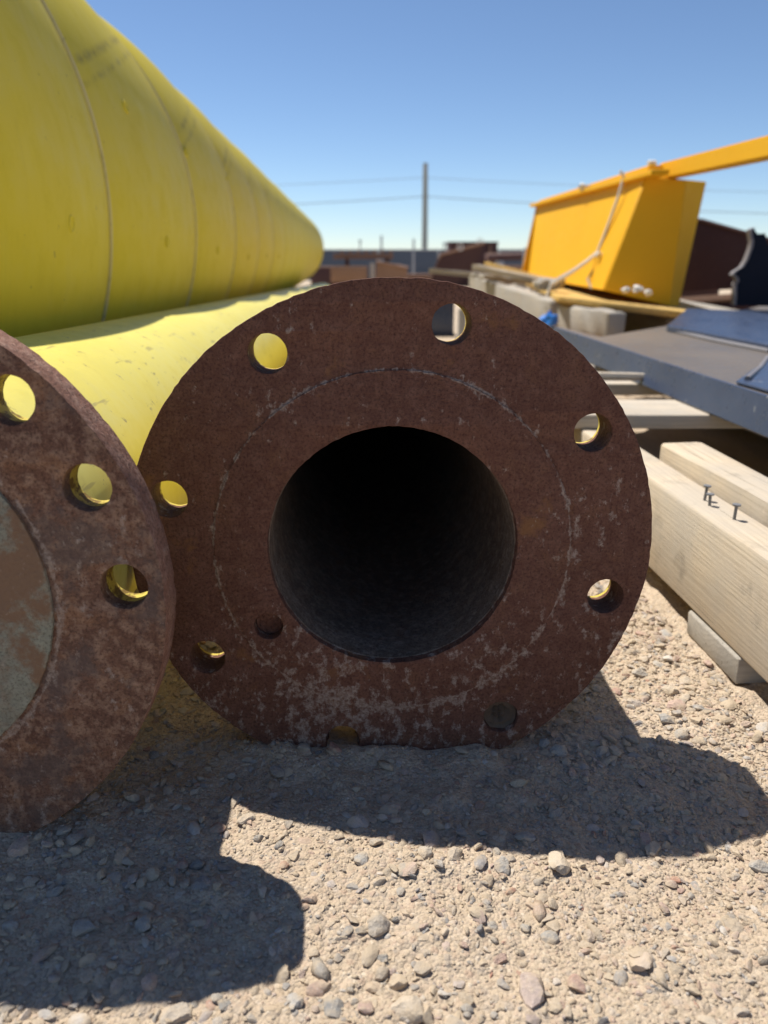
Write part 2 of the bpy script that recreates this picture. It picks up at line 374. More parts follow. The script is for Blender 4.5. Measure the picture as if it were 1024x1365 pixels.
# ------------------------------------------------------------------ flanged pipes
def local_euler(yaw, tilt): return (R(tilt), 0, -R(yaw))
def flanged_pipe(label, c, yaw, tilt, Rf, T, hol, bore_r, ring_r, ring_h, Rp, pyaw, ptilt, length, mats, extra=(), ring_bore=None, spray=.5):
    eu = Euler(local_euler(yaw, tilt)); base = Vector(c) + eu.to_matrix() @ Vector((0, 0, -Rf))
    root = thing('flanged_pipe', label, 'pipe', base, eu)
    fl_holes = [(0, 0, bore_r)] + [(x, z, r) for x, z, r in hol] + list(extra)
    me = ring_plate('flange', Rf, fl_holes, T)
    me.materials.append(mats['face']); me.materials.append(mats['rim']); me.materials.append(mats['back'])
    for p in me.polygons:
        cc = p.center; rr = math.hypot(cc.x, cc.z)
        if p.normal.y > .5: p.material_index = 2
        elif abs(p.normal.y) < .5 and rr > Rf - .004: p.material_index = 1
        else: p.material_index = 0
    # split the hole walls so that their far part carries the yellow overspray
    bm = bmesh.new(); bm.from_mesh(me)
    geom = [f for f in bm.faces if abs(f.normal.y) < .3 and math.hypot(*f.calc_center_median().xz) < Rf - .004 and math.hypot(*f.calc_center_median().xz) > bore_r + .012]
    if geom:
        es = list({e for f in geom for e in f.edges}); vsx = list({v for f in geom for v in f.verts})
        bmesh.ops.bisect_plane(bm, geom=geom + es + vsx, plane_co=(0, T * spray, 0), plane_no=(0, 1, 0))
        for f in bm.faces:
            q = f.calc_center_median()
            if abs(f.normal.y) < .3 and q.y > T * spray and bore_r + .012 < math.hypot(q.x, q.z) < Rf - .004: f.material_index = 2
    bm.to_mesh(me); bm.free()
    fl = obj('flange', me, mats['face'], root, (0, 0, Rf))
    rb = ring_bore or bore_r
    rf = ring_plate('raised_face', ring_r, [(0, 0, rb)] + list(extra), ring_h + .0006, bev=.0004)
    obj('raised_face', rf, mats['ring'], fl, (0, -ring_h, 0))
    # pipe behind the flange
    peu = Euler(local_euler(pyaw, ptilt)); rel = eu.to_matrix().inverted() @ peu.to_matrix()
    pm = lathe('pipe_body', [(T * .9, Rp - .02), (T * .9 + .0005, Rp + .0045), (T + .004, Rp + .0035), (T + .009, Rp), (T + .2, Rp), (length, Rp), (length, bore_r + .001)], 96)
    pb = obj('pipe_body', pm, mats['pipe'], root, (0, 0, Rf), rel.to_euler())
    bo = lathe('bore', [(.0035, bore_r + .0006), (.0042, bore_r - .0004), (T * 1.0, bore_r - .0006), (T * 1.05, bore_r + .001)] + [(T * 1.2 + (length - T * 1.2) * (k / 30) ** 2, bore_r + .001) for k in range(31)], 96)
    obj('bore', bo, M['scale'], pb)
    return root, fl

def hole_ring(n, bc, ph, r): return [(bc * math.cos(R(ph + 360 / n * k)), bc * math.sin(R(ph + 360 / n * k)), r) for k in range(n)]
main, mflange = flanged_pipe('maroon rusted pipe flange with open bore and eight bolt holes, sunk in gravel mid frame',
    (.0048, .3853, .1227), -1.6, -1.92, .14, .025, hole_ring(8, .12105, 121.2, .0099), .0668, .0955, .0014, .095, -2.3, -1.75, 6.2,
    dict(face=M['rust_main'], rim=M['rust_main'], back=M['yellow_back'], ring=M['rust_main'], pipe=M['yellow_small']),
    extra=[(-.0683, -.0435, .0079)], spray=.88)
obj('plug', lathe('plug', [(.006, .0), (.0065, .005), (.0055, .0075), (.012, .0086)], 24), M['rust_main'], mflange, (-.0683, 0, -.0435))
a = R(121.2 - 45 * 4)
dpm = lathe('dirt_plug', [(.007, .0003), (.0055, .002), (.007, .004), (.0045, .006), (.005, .008), (.0035, .0095), (.008, .0106)], 20)
for v in dpm.vertices: v.co.y += random.uniform(-.0013, .0013)
obj('dirt_plug', dpm, M['dirt'], mflange, (.12105 * math.cos(a), 0, .12105 * math.sin(a)))
left, lflange = flanged_pipe('brown rusted pipe flange with grey centre face, cut by the left photo edge',
    (-.2297, .3028, .1304), -1.2, -2.45, .134, .0185, hole_ring(16, .1172, 47.9, .0102)[-2:] + hole_ring(16, .1172, 47.9, .0102)[:7], .052, .0856, .002, .096, -2.5, -1.6, 6.2,
    dict(face=M['rust_left'], rim=M['rust_rim'], back=M['yellow_back'], ring=M['grey_face'], pipe=M['yellow_small']), spray=.45)

# ------------------------------------------------------------------ big yellow pipe
BR, BY0, BS = .4305, .9438, .553
big = thing('large_pipe', 'huge yellow welded pipe with ring seams running away along the left side', 'pipe', (-.7020, 0, .3317 - BR), local_euler(-2.86, .11))
def section(bulge):
    pr = [(.0015, BR - .004)]
    n = 14
    for k in range(n + 1):
        s = k / n; e = min(s, 1 - s) * BS
        r = BR + bulge * (1 - (2 * s - 1) ** 2) - (.0022 * max(0, 1 - e / .006) ** 2)
        pr.append((.0025 + s * (BS - .005), r))
    pr.append((BS - .0015, BR - .004))
    return lathe('pipe_section', pr, 160)
BULGE = (.0115, .0095, .0125)
secs = [section(b) for b in BULGE]
seam_me = lathe('weld_seam', [(-.0030, BR - .0035), (-.0022, BR + .0004), (0, BR + .0014), (.0022, BR + .0004), (.0030, BR - .0035)], 160)
plug_me = lathe('plug', [(-.0006, .0), (-.0006, .0056), (-.0008, .0062), (-.0018, .0070), (-.0020, .0076), (-.0016, .0086), (.003, .0094)], 24)
def add_plug(par, y, ang, sc=1.):
    i = int((y - BY0 + BS) // BS); f = (y - BY0 + BS) / BS - i
    r = BR + BULGE[i % 3] * (1 - (2 * f - 1) ** 2)
    d = Vector((-math.cos(R(ang)), 0, -math.sin(R(ang))))
    o = obj('plug', plug_me, M['plug'], par, (-r * d.x, y, BR - r * d.z), d.to_track_quat('Y', 'Z').to_euler())
    o.scale = (sc, sc, sc); return o
ys = [BY0 + BS * i for i in range(-1, 18)]
for i, y0 in enumerate(ys):
    s = obj('pipe_section', secs[i % 3], M['yellow_big'], big, (0, y0, BR))
    if i == 0:                                      # the near end is a short cut-off piece
        s.scale = (1, .80, 1); s.location.y = BY0 - BS * .80
    if i > 0: obj('weld_seam', seam_me, M['seam'], big, (0, y0, BR))
# ------------------------------------------------------------------ pallet with timbers (right)
PY = R(3.8)
pal = thing('timber_pallet', 'pale timber pallet with three nails standing up, right of the round rusty flange', 'pallet', (0, 0, 0), (0, 0, PY))
def timber(name, x0, x1, y0, y1, z0, z1, mat, par, bev=.003, label=None, jit=.0008):
    me = box(name, x1 - x0, y1 - y0, z1 - z0, bev, jit=jit, cuts=6)
    o = obj(name, me, mat, par, ((x0 + x1) / 2, (y0 + y1) / 2, (z0 + z1) / 2))
    if label: o['label'] = label
    return o
sa = timber('stringer', .2635, .2975, .14, 1.55, .021, .0952, M['wood1'], pal, label='nearest long timber with nails sticking up')
timber('stringer', .2995, .3365, .16, .6725, .021, .1092, M['wood1'], pal, label='shorter taller timber behind the nails')
timber('stringer', .62, .66, .5, 1.6, .021, .0952, M['wood1'], pal)
timber('stringer', .98, 1.02, .5, 1.6, .021, .0952, M['wood1'], pal)
for (y0, y1, dz) in ((.765, .855, 0), (.965, 1.055, .001), (1.14, 1.22, 0), (1.33, 1.42, .001)):
    me = box('deck_board', y1 - y0, .95, .0155, .002, jit=.0006, cuts=5)
    obj('deck_board', me, M['wood2'], pal, (.68 + random.uniform(-.01, .01), (y0 + y1) / 2, .1033 + dz), (0, random.uniform(-.002, .002), R(90 - 3.8 + random.uniform(-.4, .4))))
bb = box('bottom_board', .075, .8, .0195, .002, jit=.0006, cuts=4)
obj('bottom_board', bb, M['wood3'], pal, (.2625 + .4, .470, .0105), (0, 0, R(-90)))
obj('bottom_board', bb.copy(), M['wood1'], pal, (.261 + .4, 1.35, .0085), (0, 0, R(-90)))
def nail(x, y, z, h, tx, ty):
    me = lathe('nail', [(-.01, .0011), (h - .0016, .0011), (h - .0012, .0028), (h - .0002, .0029), (h, .002), (h + .0001, 0)], 14)
    o = obj('nail', me, M['nail'], None, (x, y, z), (R(90) + tx, ty, 0)); o.parent = pal; o.matrix_parent_inverse = Matrix.Rotation(-PY, 4, 'Z'); return o
nail(.2440, .558, .0950, .0125, .03, .05); nail(.2426, .545, .0950, .0098, -.03, -.04); nail(.2476, .514, .0950, .0118, .02, .02)

# loose scrap stick lying on the boards
st = obj('wood_splinter', tube('wood_splinter', [(-.07, 0, 0), (-.03, .003, .001), (.02, -.001, .0005), (.07, .002, .0)], [.004, .006, .0055, .003], 7), M['wood2'], None, (.30, 1.0, .122), (0, 0, .05))
tag(st, 'rough broken stick lying across the pale deck boards under the blue plate', 'stick')

# ------------------------------------------------------------------ blue-black steel chute panel lying on the pallet
chute = thing('steel_chute_panel', 'dusty blue black steel chute panel with turned down edge lying on the pallet boards', 'steel panel', (0, 0, 0))
zt = .146
def xe(y): return .411 - .0663 * (y - 0) + .0  # left edge line x at y (same heading as the pallet)
obj('base_plate', plate('base_plate', [(xe(.30), .30, zt), (1.30, .30, zt), (1.30, 2.15, zt), (1.02, 2.12, zt), (.54, 1.49, zt), (.352, 1.275, zt), (.325, 1.45, zt), (xe(1.45), 1.45, zt)], .006, .001, (0, 0, 1)), M['dusty'], chute)
obj('turned_edge', plate('turned_edge', [(xe(.30) - .0015, .30, zt + .001), (xe(1.45) - .0015, 1.45, zt + .001), (xe(1.45) - .012, 1.45, .1125), (xe(.30) - .012, .30, .1125)], .006, .001, (-1, 0, .3)), M['navy'], chute)
obj('cover_panel', plate('cover_panel', [(.489, 1.363, zt + .011), (.523, 1.063, zt + .011), (.62, .80, zt + .011), (1.25, .80, zt + .011), (1.25, 1.62, zt + .011), (.816, 1.69, zt + .011), (.687, 1.80, zt + .011)], .0105, .0015, (0, 0, 1)), M['navy'], chute)
obj('cover_panel', plate('cover_panel', [(.361, .79, zt + .0045), (.402, .44, zt + .0045), (.60, .44, zt + .0045), (.505, .975, zt + .0045), (.483, .975, zt + .0045)], .0035, .001, (0, 0, 1)), M['navy'], chute)
obj('weld_strip', tube('weld_strip', [(.495, 1.35, zt + .0025), (.505, 1.2, zt + .002), (.524, 1.06, zt + .002)], .0035, 8), M['steel_edge'], chute)
obj('weld_strip', tube('weld_strip', [(.372, .79, zt + .006), (.43, .885, zt + .004), (.484, .98, zt + .004)], .003, 8), M['steel_edge'], chute)

# profiled end plate standing on the chute
prof = [(.849, .327), (.857, .331), (.868, .318), (.886, .319), (.893, .30), (.905, .285), (.95, .28), (1.02, .26), (1.02, .152), (.837, .1575), (.8345, .187), (.832, .205), (.8365, .213), (.834, .219), (.823, .227), (.828, .2345), (.843, .244), (.851, .26), (.857, .285), (.858, .30), (.853, .312)]
pp = thing('profiled_plate', 'navy steel plate with a stepped wavy edge standing at the right border of the photo', 'steel plate', (.84, 1.9, .1525))
bm = bmesh.new()
fr = [bm.verts.new((x - .84, 0, z - .1525)) for x, z in prof]; bk = [bm.verts.new((x - .84 + .0, .012, z - .1525)) for x, z in prof]
bm.faces.new(fr); bm.faces.new(bk[::-1])
for i in range(len(prof)): j = (i + 1) % len(prof); bm.faces.new((fr[j], fr[i], bk[i], bk[j]))
obj('plate_web', from_bm(bm, 'plate_web', False), M['navy_dark'], pp)
rib = [(x - .84 - .001, .0, z - .1525) for x, z in prof[9:]] + [(.849 - .84, 0, .327 - .1525), (.857 - .84, 0, .331 - .1525)]
bm = bmesh.new(); ra = [bm.verts.new((x - .0015, -.004, z)) for x, y, z in rib]; rb_ = [bm.verts.new((x - .0015, .014, z)) for x, y, z in rib]
rc = [bm.verts.new((x + .004, -.004, z + .001)) for x, y, z in rib]; rd = [bm.verts.new((x + .004, .014, z + .001)) for x, y, z in rib]
for i in range(len(rib) - 1):
    for p, q in ((ra, rb_), (rb_, rd), (rd, rc), (rc, ra)): bm.faces.new((p[i], p[i + 1], q[i + 1], q[i]))
obj('edge_flange', from_bm(bm, 'edge_flange'), M['steel_edge'], pp)

# maroon trough behind
tr = thing('steel_trough', 'dark maroon steel trough with stacked rails beneath it, behind the yellow guard', 'trough', (1.0, 2.5, .05))
def off(pts, o=(1.0, 2.5, .05)): return [(p[0] - o[0], p[1] - o[1], p[2] - o[2]) for p in pts]
obj('side_panel', plate('side_panel', off([(.90, 2.7, .395), (1.007, 2.6, .372), (1.20, 2.5, .308), (1.18, 2.5, .175), (.96, 2.62, .155)]), .012, .002, (0, -1, 0)), M['maroon'], tr)
obj('top_rim', tube('top_rim', off([(.90, 2.7, .397), (1.007, 2.595, .374), (1.20, 2.495, .310)]), .006, 6), M['maroon'], tr)
for kz, zz in enumerate((.145, .118, .09)):
    obj('rail', plate('rail', off([(.93, 2.56, zz - .004), (1.25, 2.44, zz + .028), (1.25, 2.43, zz + .010), (.93, 2.55, zz - .022)]), .03, .002, (0, -1, .2)), M['brownsteel' if kz == 0 else 'maroon'], tr)
obj('far_panel', plate('far_panel', off([(.90, 3.2, .39), (1.3, 3.1, .30), (1.3, 3.1, .10), (.9, 3.2, .10)]), .012, .002, (0, -1, 0)), M['maroon'], tr)

# ------------------------------------------------------------------ yellow guard on its pallet
gd = thing('yellow_guard', 'bright yellow steel box with slanted end and long arm reaching out of frame', 'machine guard', (.64, 2.2, .17))
go = (.64, 2.2, .17)
nTL, nBL, mT, mB, nTR, nBR = (.625, 2.0, .450), (.546, 2.0, .188), (.719, 1.985, .440), (.713, 1.985, .150), (.785, 2.03, .440), (.753, 2.03, .142)
fTL, fBL, fTR, fBR = (.593, 3.2, .449), (.572, 3.2, .188), (.76, 3.2, .445), (.76, 3.2, .155)
def gp(name, pts, th, up): return obj(name, plate(name, off(pts, go), th, .0015, up), M['guard'], gd)
gp('side_panel', [nTL, nBL, fBL, fTL], .006, (-1, 0, 0))
gp('end_panel', [(nTL[0] + .002, nTL[1] - .004, nTL[2]), (nBL[0] + .002, nBL[1] - .004, nBL[2]), (mB[0], mB[1] - .002, mB[2]), (mT[0], mT[1] - .002, mT[2])], .006, (0, -1, 0))
gp('corner_panel', [mT, mB, nBR, nTR], .006, (0, -1, 0))
gp('back_panel', [nTR, nBR, fBR, fTR], .006, (1, 0, 0))
gp('top_panel', [(nTL[0], nTL[1], .451), (nTR[0], nTR[1], .4405), (fTR[0], 3.2, .444), (fTL[0], 3.2, .4505)], .005, (0, 0, 1))
gp('far_flange', [(.545, 3.215, .178), (.70, 3.215, .178), (.70, 3.215, .449), (.592, 3.215, .449)], .008, (0, -1, 0))
gp('top_flange', [(.613, 1.92, .458), (.655, 1.92, .458), (.632, 3.26, .461), (.575, 3.26, .461)], .012, (0, 0, 1))
arm = [(.675, 2.06, .4845), (.712, 2.06, .4845), (.712, 2.06, .4475), (.675, 2.06, .4475)]
bm = bmesh.new()
A_ = [bm.verts.new(Vector(p) - Vector(go)) for p in arm]; d = Vector((.004, -.55, -.011)) * 2.0
B_ = [bm.verts.new(v.co + d) for v in A_]
bm.faces.new(A_); bm.faces.new(B_[::-1])
for i in range(4): j = (i + 1) % 4; bm.faces.new((A_[j], A_[i], B_[i], B_[j]))
bmesh.ops.recalc_face_normals(bm, faces=bm.faces); bmesh.ops.bevel(bm, geom=list(bm.edges), offset=.003, segments=2, affect='EDGES')
obj('arm', from_bm(bm, 'arm'), M['guard'], gd)
arm2 = [(.64, 2.03, .4775), (.677, 2.03, .4775), (.64, 3.2, .4705), (.60, 3.2, .4705)]
gp('arm_tail', [arm2[0], arm2[1], arm2[2], arm2[3]], .018, (0, 0, 1))

sp = obj('plywood_sheet', plate('plywood_sheet', [(.438, 2.0, .174), (.79, 1.72, .139), (.97, 2.95, .142), (.56, 3.3, .181)], .016, .001, (0, 0, 1)), M['ply'])
tag(sp, 'tan plywood sheet lying under the yellow guard box', 'plywood')
fp = thing('grey_pallet', 'old grey timber pallet carrying the plywood and the yellow guard', 'pallet', (.5, 2.4, 0))
def beam(name, a, b, w, h, mat, par, o=(.5, 2.4, 0)):
    a = Vector(a) - Vector(o); b = Vector(b) - Vector(o); L_ = (b - a).length
    ob = obj(name, box(name, w, L_, h, .005, jit=.0025, cuts=8), mat, par, (a + b) / 2)
    ob.rotation_euler = (b - a).to_track_quat('Y', 'Z').to_euler(); return ob
beam('stringer', (.345, 3.05, .165), (.452, 2.06, .128), .045, .060, M['wood3'], fp)
beam('stringer', (.455, 2.12, .122), (.530, 1.80, .118), .044, .060, M['wood3'], fp)
beam('stringer', (.90, 3.0, .10), (.95, 1.95, .08), .05, .09, M['wood3'], fp)
beam('stringer', (.65, 3.0, .10), (.72, 1.95, .08), .05, .09, M['wood3'], fp)
for (x, y) in ((.475, 2.23), (.43, 2.55), (.36, 2.98)):
    beam('block', (x - .022, y, .075 if y < 2.3 else .09), (x + .05, y + .012, .075 if y < 2.3 else .09), .05, .10, M['wood3'], fp)
for y in (2.0, 2.35, 2.7): beam('bottom_board', (.46 - (y - 2.0) * .14, y, .045), (1.0, y + .03, .035), .09, .02, M['wood3'], fp)
for y in (2.75, 2.98): beam('deck_board', (.33, y, .2), (.62, y + .1, .158 if y > 2.9 else .17), .05, .014, M['wood3'], fp)
sc = obj('plank_scrap', box('plank_scrap', .022, .30, .012, .001, cuts=4), M['ply'], None, (.46, 2.75, .215), (.18, .1, .75)); tag(sc, 'short tan plank leaning on the grey pallet beside the yellow guard', 'plank')

# straps and wrapping
stp = thing('tie_strap', 'dirty white strap hanging down the side of the yellow guard box', 'strap', (.58, 2.2, .2))
so = (.58, 2.2, .2)
def ribbon(name, pts, w, mat, par, o):
    return obj(name, tube(name, off(pts, o), w, 6), mat, par)
ribbon('strap_band', [(.600, 2.13, .474), (.612, 2.13, .462), (.604, 2.13, .42), (.592, 2.15, .36), (.582, 2.17, .31), (.573, 2.18, .277)], .0042, M['white'], stp, so)
ribbon('strap_tail', [(.573, 2.18, .277), (.545, 2.17, .255), (.51, 2.16, .232), (.455, 2.18, .196)], [.004, .005, .006, .009], M['white'], stp, so)
ribbon('strap_tail', [(.573, 2.18, .277), (.569, 2.17, .24), (.545, 2.15, .21), (.55, 2.12, .186)], .0035, M['wood3'], stp, so)
ribbon('strap_tail', [(.455, 2.18, .196), (.44, 2.17, .15), (.435, 2.165, .10)], .004, M['white'], stp, so)
def crumple(name, r, seed):
    bm = bmesh.new(); bmesh.ops.create_icosphere(bm, subdivisions=2, radius=r); rr = random.Random(seed)
    for v in bm.verts: v.co *= rr.uniform(.55, 1.25); v.co.z *= .7
    return from_bm(bm, name, False)
for i, (x, y, z, r, w) in enumerate(((.583, 1.93, .192, .010, 'on the plywood edge, leftmost of the white scraps there'), (.607, 1.92, .194, .013, 'on the plywood edge, tallest of the white scraps there'), (.632, 1.915, .186, .011, 'on the plywood edge, rightmost of the white scraps there'),
                                  (.60, 2.5, .465, .016, 'on the far top edge of the yellow guard'), (.655, 2.06, .484, .012, 'on top of the yellow guard where its arm begins'), (.566, 2.14, .272, .011, 'at the knot of the strap on the yellow guard'))):
    tag(obj('plastic_scrap', crumple('plastic_scrap', r, i), M['white'], None, (x, y, z)), 'small crumpled white plastic scrap ' + w, 'plastic scrap', 'white plastic scraps round the yellow guard')
rg = obj('plastic_wrap', crumple('plastic_wrap', .034, 57), M['wood3'], None, (.455, 2.22, .195)); rg.scale = (1.5, 1, .8); tag(rg, 'crumpled grey plastic wrap heap at the foot of the strap on the grey pallet', 'plastic wrap')
bt = obj('blue_bundle', crumple('blue_bundle', .022, 33), M['blue'], None, (.398, 1.9, .124)); bt.scale = (1, 1, 1.3)
tag(bt, 'small bright blue plastic bundle beside the grey pallet', 'plastic bundle')
lowc = obj('cardboard_sheet', plate('cardboard_sheet', [(.40, 1.8, .062), (.62, 1.75, .060), (.70, 2.3, .055), (.42, 2.3, .057)], .006, .001, (0, 0, 1)), M['tan']); tag(lowc, 'brown flat sheet lying in shade below the grey pallet end', 'sheet')

# ------------------------------------------------------------------ yard background
def fg(x, y): return float(gz(x, y, False))
rb1 = thing('rusty_beam', 'brown rusty steel beam with stud teeth along its top, stacked left in the far yard', 'steel beam', (-.3, 12, fg(-.3, 12)))
bz = fg(-.3, 12)
def part_box(name, par, o, c, s, mat, bev=.004): return obj(name, box(name, *s, bev), mat, par, (c[0] - o[0], c[1] - o[1], c[2] - o[2]))
sb = thing('steel_channel', 'dark navy steel channel lying on the dirt, seen through the top right bolt hole', 'steel channel', (.19, 3.4, fg(.19, 3.4)))
gb = fg(.19, 3.4)
obj('web', box('web', .24, .02, .14, .002), M['navy'], sb, (-.01, 0, .075)); obj('flange_strip', box('flange_strip', .24, .07, .012, .002), M['navy'], sb, (-.01, .03, .148)); obj('flange_strip', box('flange_strip', .24, .07, .010, .002), M['navy_dark'], sb, (0, .03, .003))
gs = obj('post_stub', lathe('post_stub', [(0, .018), (.12, .018), (.12, .014), (.02, .014)], 20), M['galv'], None, (.322, 3.25, fg(.32, 3.25)), (R(90), 0, 0)); tag(gs, 'short grey pipe stub standing behind the rusty flange, seen through its top right hole', 'pipe stub')
for i, (x, y, l, w, a, zz, mt, lab) in enumerate(((.36, 2.45, .34, .05, .5, .02, 'wood3', 'grey scrap board on the ground left of the grey pallet'), (.30, 2.75, .45, .07, -.3, .0, 'wood2', 'pale scrap board on the ground behind the grey pallet corner'), (.42, 3.15, .5, .05, 1.2, .17, 'wood3', 'grey scrap board across the far end of the grey pallet'), (.33, 2.35, .30, .055, -.75, .07, 'wood3', 'short grey scrap board tilted against the left side of the grey pallet'), (.44, 2.62, .34, .045, .9, .185, 'wood2', 'pale scrap board lying across the grey pallet beside the yellow guard'))):
    o = obj('scrap_board', box('scrap_board', w, l, .018, .001, jit=.001, cuts=4), M[mt], None, (x, y, (fg(x, y) if zz < .1 else 0) + zz + .02), (.04 * i, .05, a)); tag(o, lab, 'board')
o1 = (-.3, 12, bz)
part_box('web', rb1, o1, (-.305, 12, .245), (.88, .16, .075), M['brownsteel'])
for xx in np.linspace(-.62, .1, 7): part_box('stud', rb1, o1, (xx, 12, .305), (.05, .08, .05), M['brownsteel'])
for xx in (-.55, .05): part_box('leg', rb1, o1, (xx, 12.1, (.21 + bz) / 2), (.06, .1, .21 - bz), M['maroon'])
rt = thing('rusty_trough', 'open brown rusty steel trough under the studded beam in the far yard', 'trough', (-.5, 11.6, fg(-.5, 11.6)))
o2 = (-.5, 11.6, fg(-.5, 11.6))
part_box('front_panel', rt, o2, (-.5, 11.5, .0), (.52, .03, .22), M['tan']); part_box('back_panel', rt, o2, (-.5, 11.8, .0), (.52, .03, .22), M['brownsteel'])
part_box('side_panel', rt, o2, (-.745, 11.65, .0), (.03, .27, .22), M['brownsteel']); part_box('foot', rt, o2, (-.5, 11.65, -.2), (.4, .2, .18), M['maroon'])
hb = thing('rusty_hopper', 'tan rusty steel box with sloping lid and a pale upright, far yard', 'hopper', (.1, 11.8, fg(.1, 11.8)))
o3 = (.1, 11.8, fg(.1, 11.8))
obj('body', plate('body', off([(-.11, 11.7, .16), (.20, 11.7, .13), (.345, 11.7, .075), (.31, 11.7, -.28), (-.15, 11.7, -.28)], o3), .3, .006, (0, -1, 0)), M['tan'], hb)
obj('lid', plate('lid', off([(-.12, 11.66, .178), (.36, 11.66, .09), (.36, 12.05, .10), (-.12, 12.05, .19)], o3), .012, .002, (0, 0, 1)), M['brownsteel'], hb)
part_box('upright', hb, o3, (-.17, 11.66, -.06), (.065, .05, .42), M['wood2'])
mc = thing('maroon_chute', 'dark maroon steel chute leaning in the far yard beside the pole', 'chute', (1.0, 12, fg(1, 12)))
o4 = (1.0, 12, fg(1, 12))
obj('side_panel', plate('side_panel', off([(.66, 12, -.25), (.70, 12, -.05), (.833, 12, .262), (1.47, 11.9, .425), (1.40, 11.9, .25), (1.12, 12, -.10), (1.08, 12, -.25)], o4), .05, .006, (0, -1, 0)), M['maroon'], mc)
obj('edge_strip', tube('edge_strip', off([(.66, 11.98, -.25), (.70, 11.98, -.05), (.833, 11.97, .265), (1.47, 11.87, .43)], o4), .022, 6), M['brownsteel'], mc)
for xx, zz in ((1.12, .37), (1.40, .45)): obj('lifting_lug', lathe('lifting_lug', [(-.012, .030), (.012, .030), (.012, .046), (-.012, .046)], 16, True), M['white'], mc, (xx - o4[0], -.1, zz - o4[2]))
for xx in (.72, 1.05): part_box('foot', mc, o4, (xx, 12.1, (-.24 + o4[2]) / 2 + -.0), (.08, .2, abs(-.24 - o4[2]) + .02), M['wood3'])
dc = thing('dark_container', 'dark brown steel bin behind the leaning maroon chute', 'container', (2.15, 20, fg(2.15, 20)))
o5 = (2.15, 20, fg(2.15, 20))
part_box('body', dc, o5, (2.15, 20, (.52 + o5[2]) / 2), (1.16, .9, .52 - o5[2]), M['maroon'], .01)
part_box('rim', dc, o5, (2.15, 20, .535), (1.2, .94, .05), M['maroon'], .008)
for xx in (1.75, 2.15, 2.55): part_box('rib', dc, o5, (xx, 19.53, (.5 + o5[2]) / 2), (.05, .05, .5 - o5[2]), M['brownsteel'], .004)
# dark pipe rack line right of the bin
rk = thing('pipe_rack', 'low rack of dark rusty pipes in front of the fence, right of the bin', 'rack', (3.3, 18, fg(3.3, 18)))
o6 = (3.3, 18, fg(3.3, 18))
for i in range(4):
    obj('pipe', tube('pipe', [(-1.0, i * .14, .20 + .02 * (i % 2) - o6[2]), (1.2, i * .14 + .1, .26 - o6[2])], .07, 12), M['brownsteel' if i == 1 else 'maroon'], rk)
for xx in (-.7, .9): part_box('stand', rk, o6, (3.3 + xx, 18.2, (.13 + o6[2]) / 2), (.1, .6, .13 - o6[2]), M['galv'])

for i, (x, y, w, d_, h, mt, lab) in enumerate(((.55, 13, .35, .3, .16, 'brownsteel', 'small brown steel box on blocks between the tan hopper and the maroon chute'), (1.9, 10.5, .38, .3, .18, 'wood3', 'grey wooden crate left of the yellow guard, far yard'), (2.35, 14, .7, .4, .30, 'tan', 'tan rusty box beside the pipe rack, far yard'), (-1.1, 15, .5, .4, .35, 'maroon', 'dark maroon box at the far end of the yellow pipes'))):
    zb = fg(x, y); t_ = thing('yard_box', lab, 'box', (x, y, zb))
    obj('body', box('body', w, d_, h, .006), M[mt], t_, (0, 0, .10 + h / 2)); obj('lid', box('lid', w + .03, d_ + .03, .02, .004), M['brownsteel' if mt != 'wood3' else 'wood2'], t_, (0, 0, .112 + h))
    for k in (-1, 1): obj('skid', box('skid', .05, d_, .10, .004), M['wood3'], t_, (k * w * .38, 0, .05))
for i, (x, y, h, lab) in enumerate(((-.05, 16, .62, 'slim grey post standing behind the tan hopper'), (.62, 17, .58, 'slim grey post left of the maroon chute'), (2.0, 11.5, .36, 'slim grey post by the grey crate left of the yellow guard'))):
    zb = fg(x, y); tag(obj('steel_post', box('steel_post', .04, .04, h - zb, .004), M['galv'], None, (x, y, (h + zb) / 2)), lab, 'post')
# perimeter fence
fb = fg(0, 40); ftop = .53
fn = thing('perimeter_fence', 'dark blue grey screened fence closing the yard on the horizon', 'fence', (0, 40, fb))
pan = box('screen_panel', 2.92, .03, ftop - .08 - fb - .05, .004); post = lathe('fence_post', [(-.05, .035), (ftop - fb - .02, .035), (ftop - fb, .02)], 8)
rail = tube('top_rail', [(-1.5, 0, 0), (1.5, 0, 0)], .03, 8)
for i in range(-14, 16):
    x = 1.2 + i * 3.0
    obj('screen_panel', pan, M['fence'], fn, (x, 0, .05 + (ftop - .08 - fb - .05) / 2)); obj('fence_post', post, M['galv'], fn, (x + 1.5, -.05, 0), (R(90), 0, 0)); obj('top_rail', rail, M['galv'], fn, (x, -.02, ftop - .05 - fb))
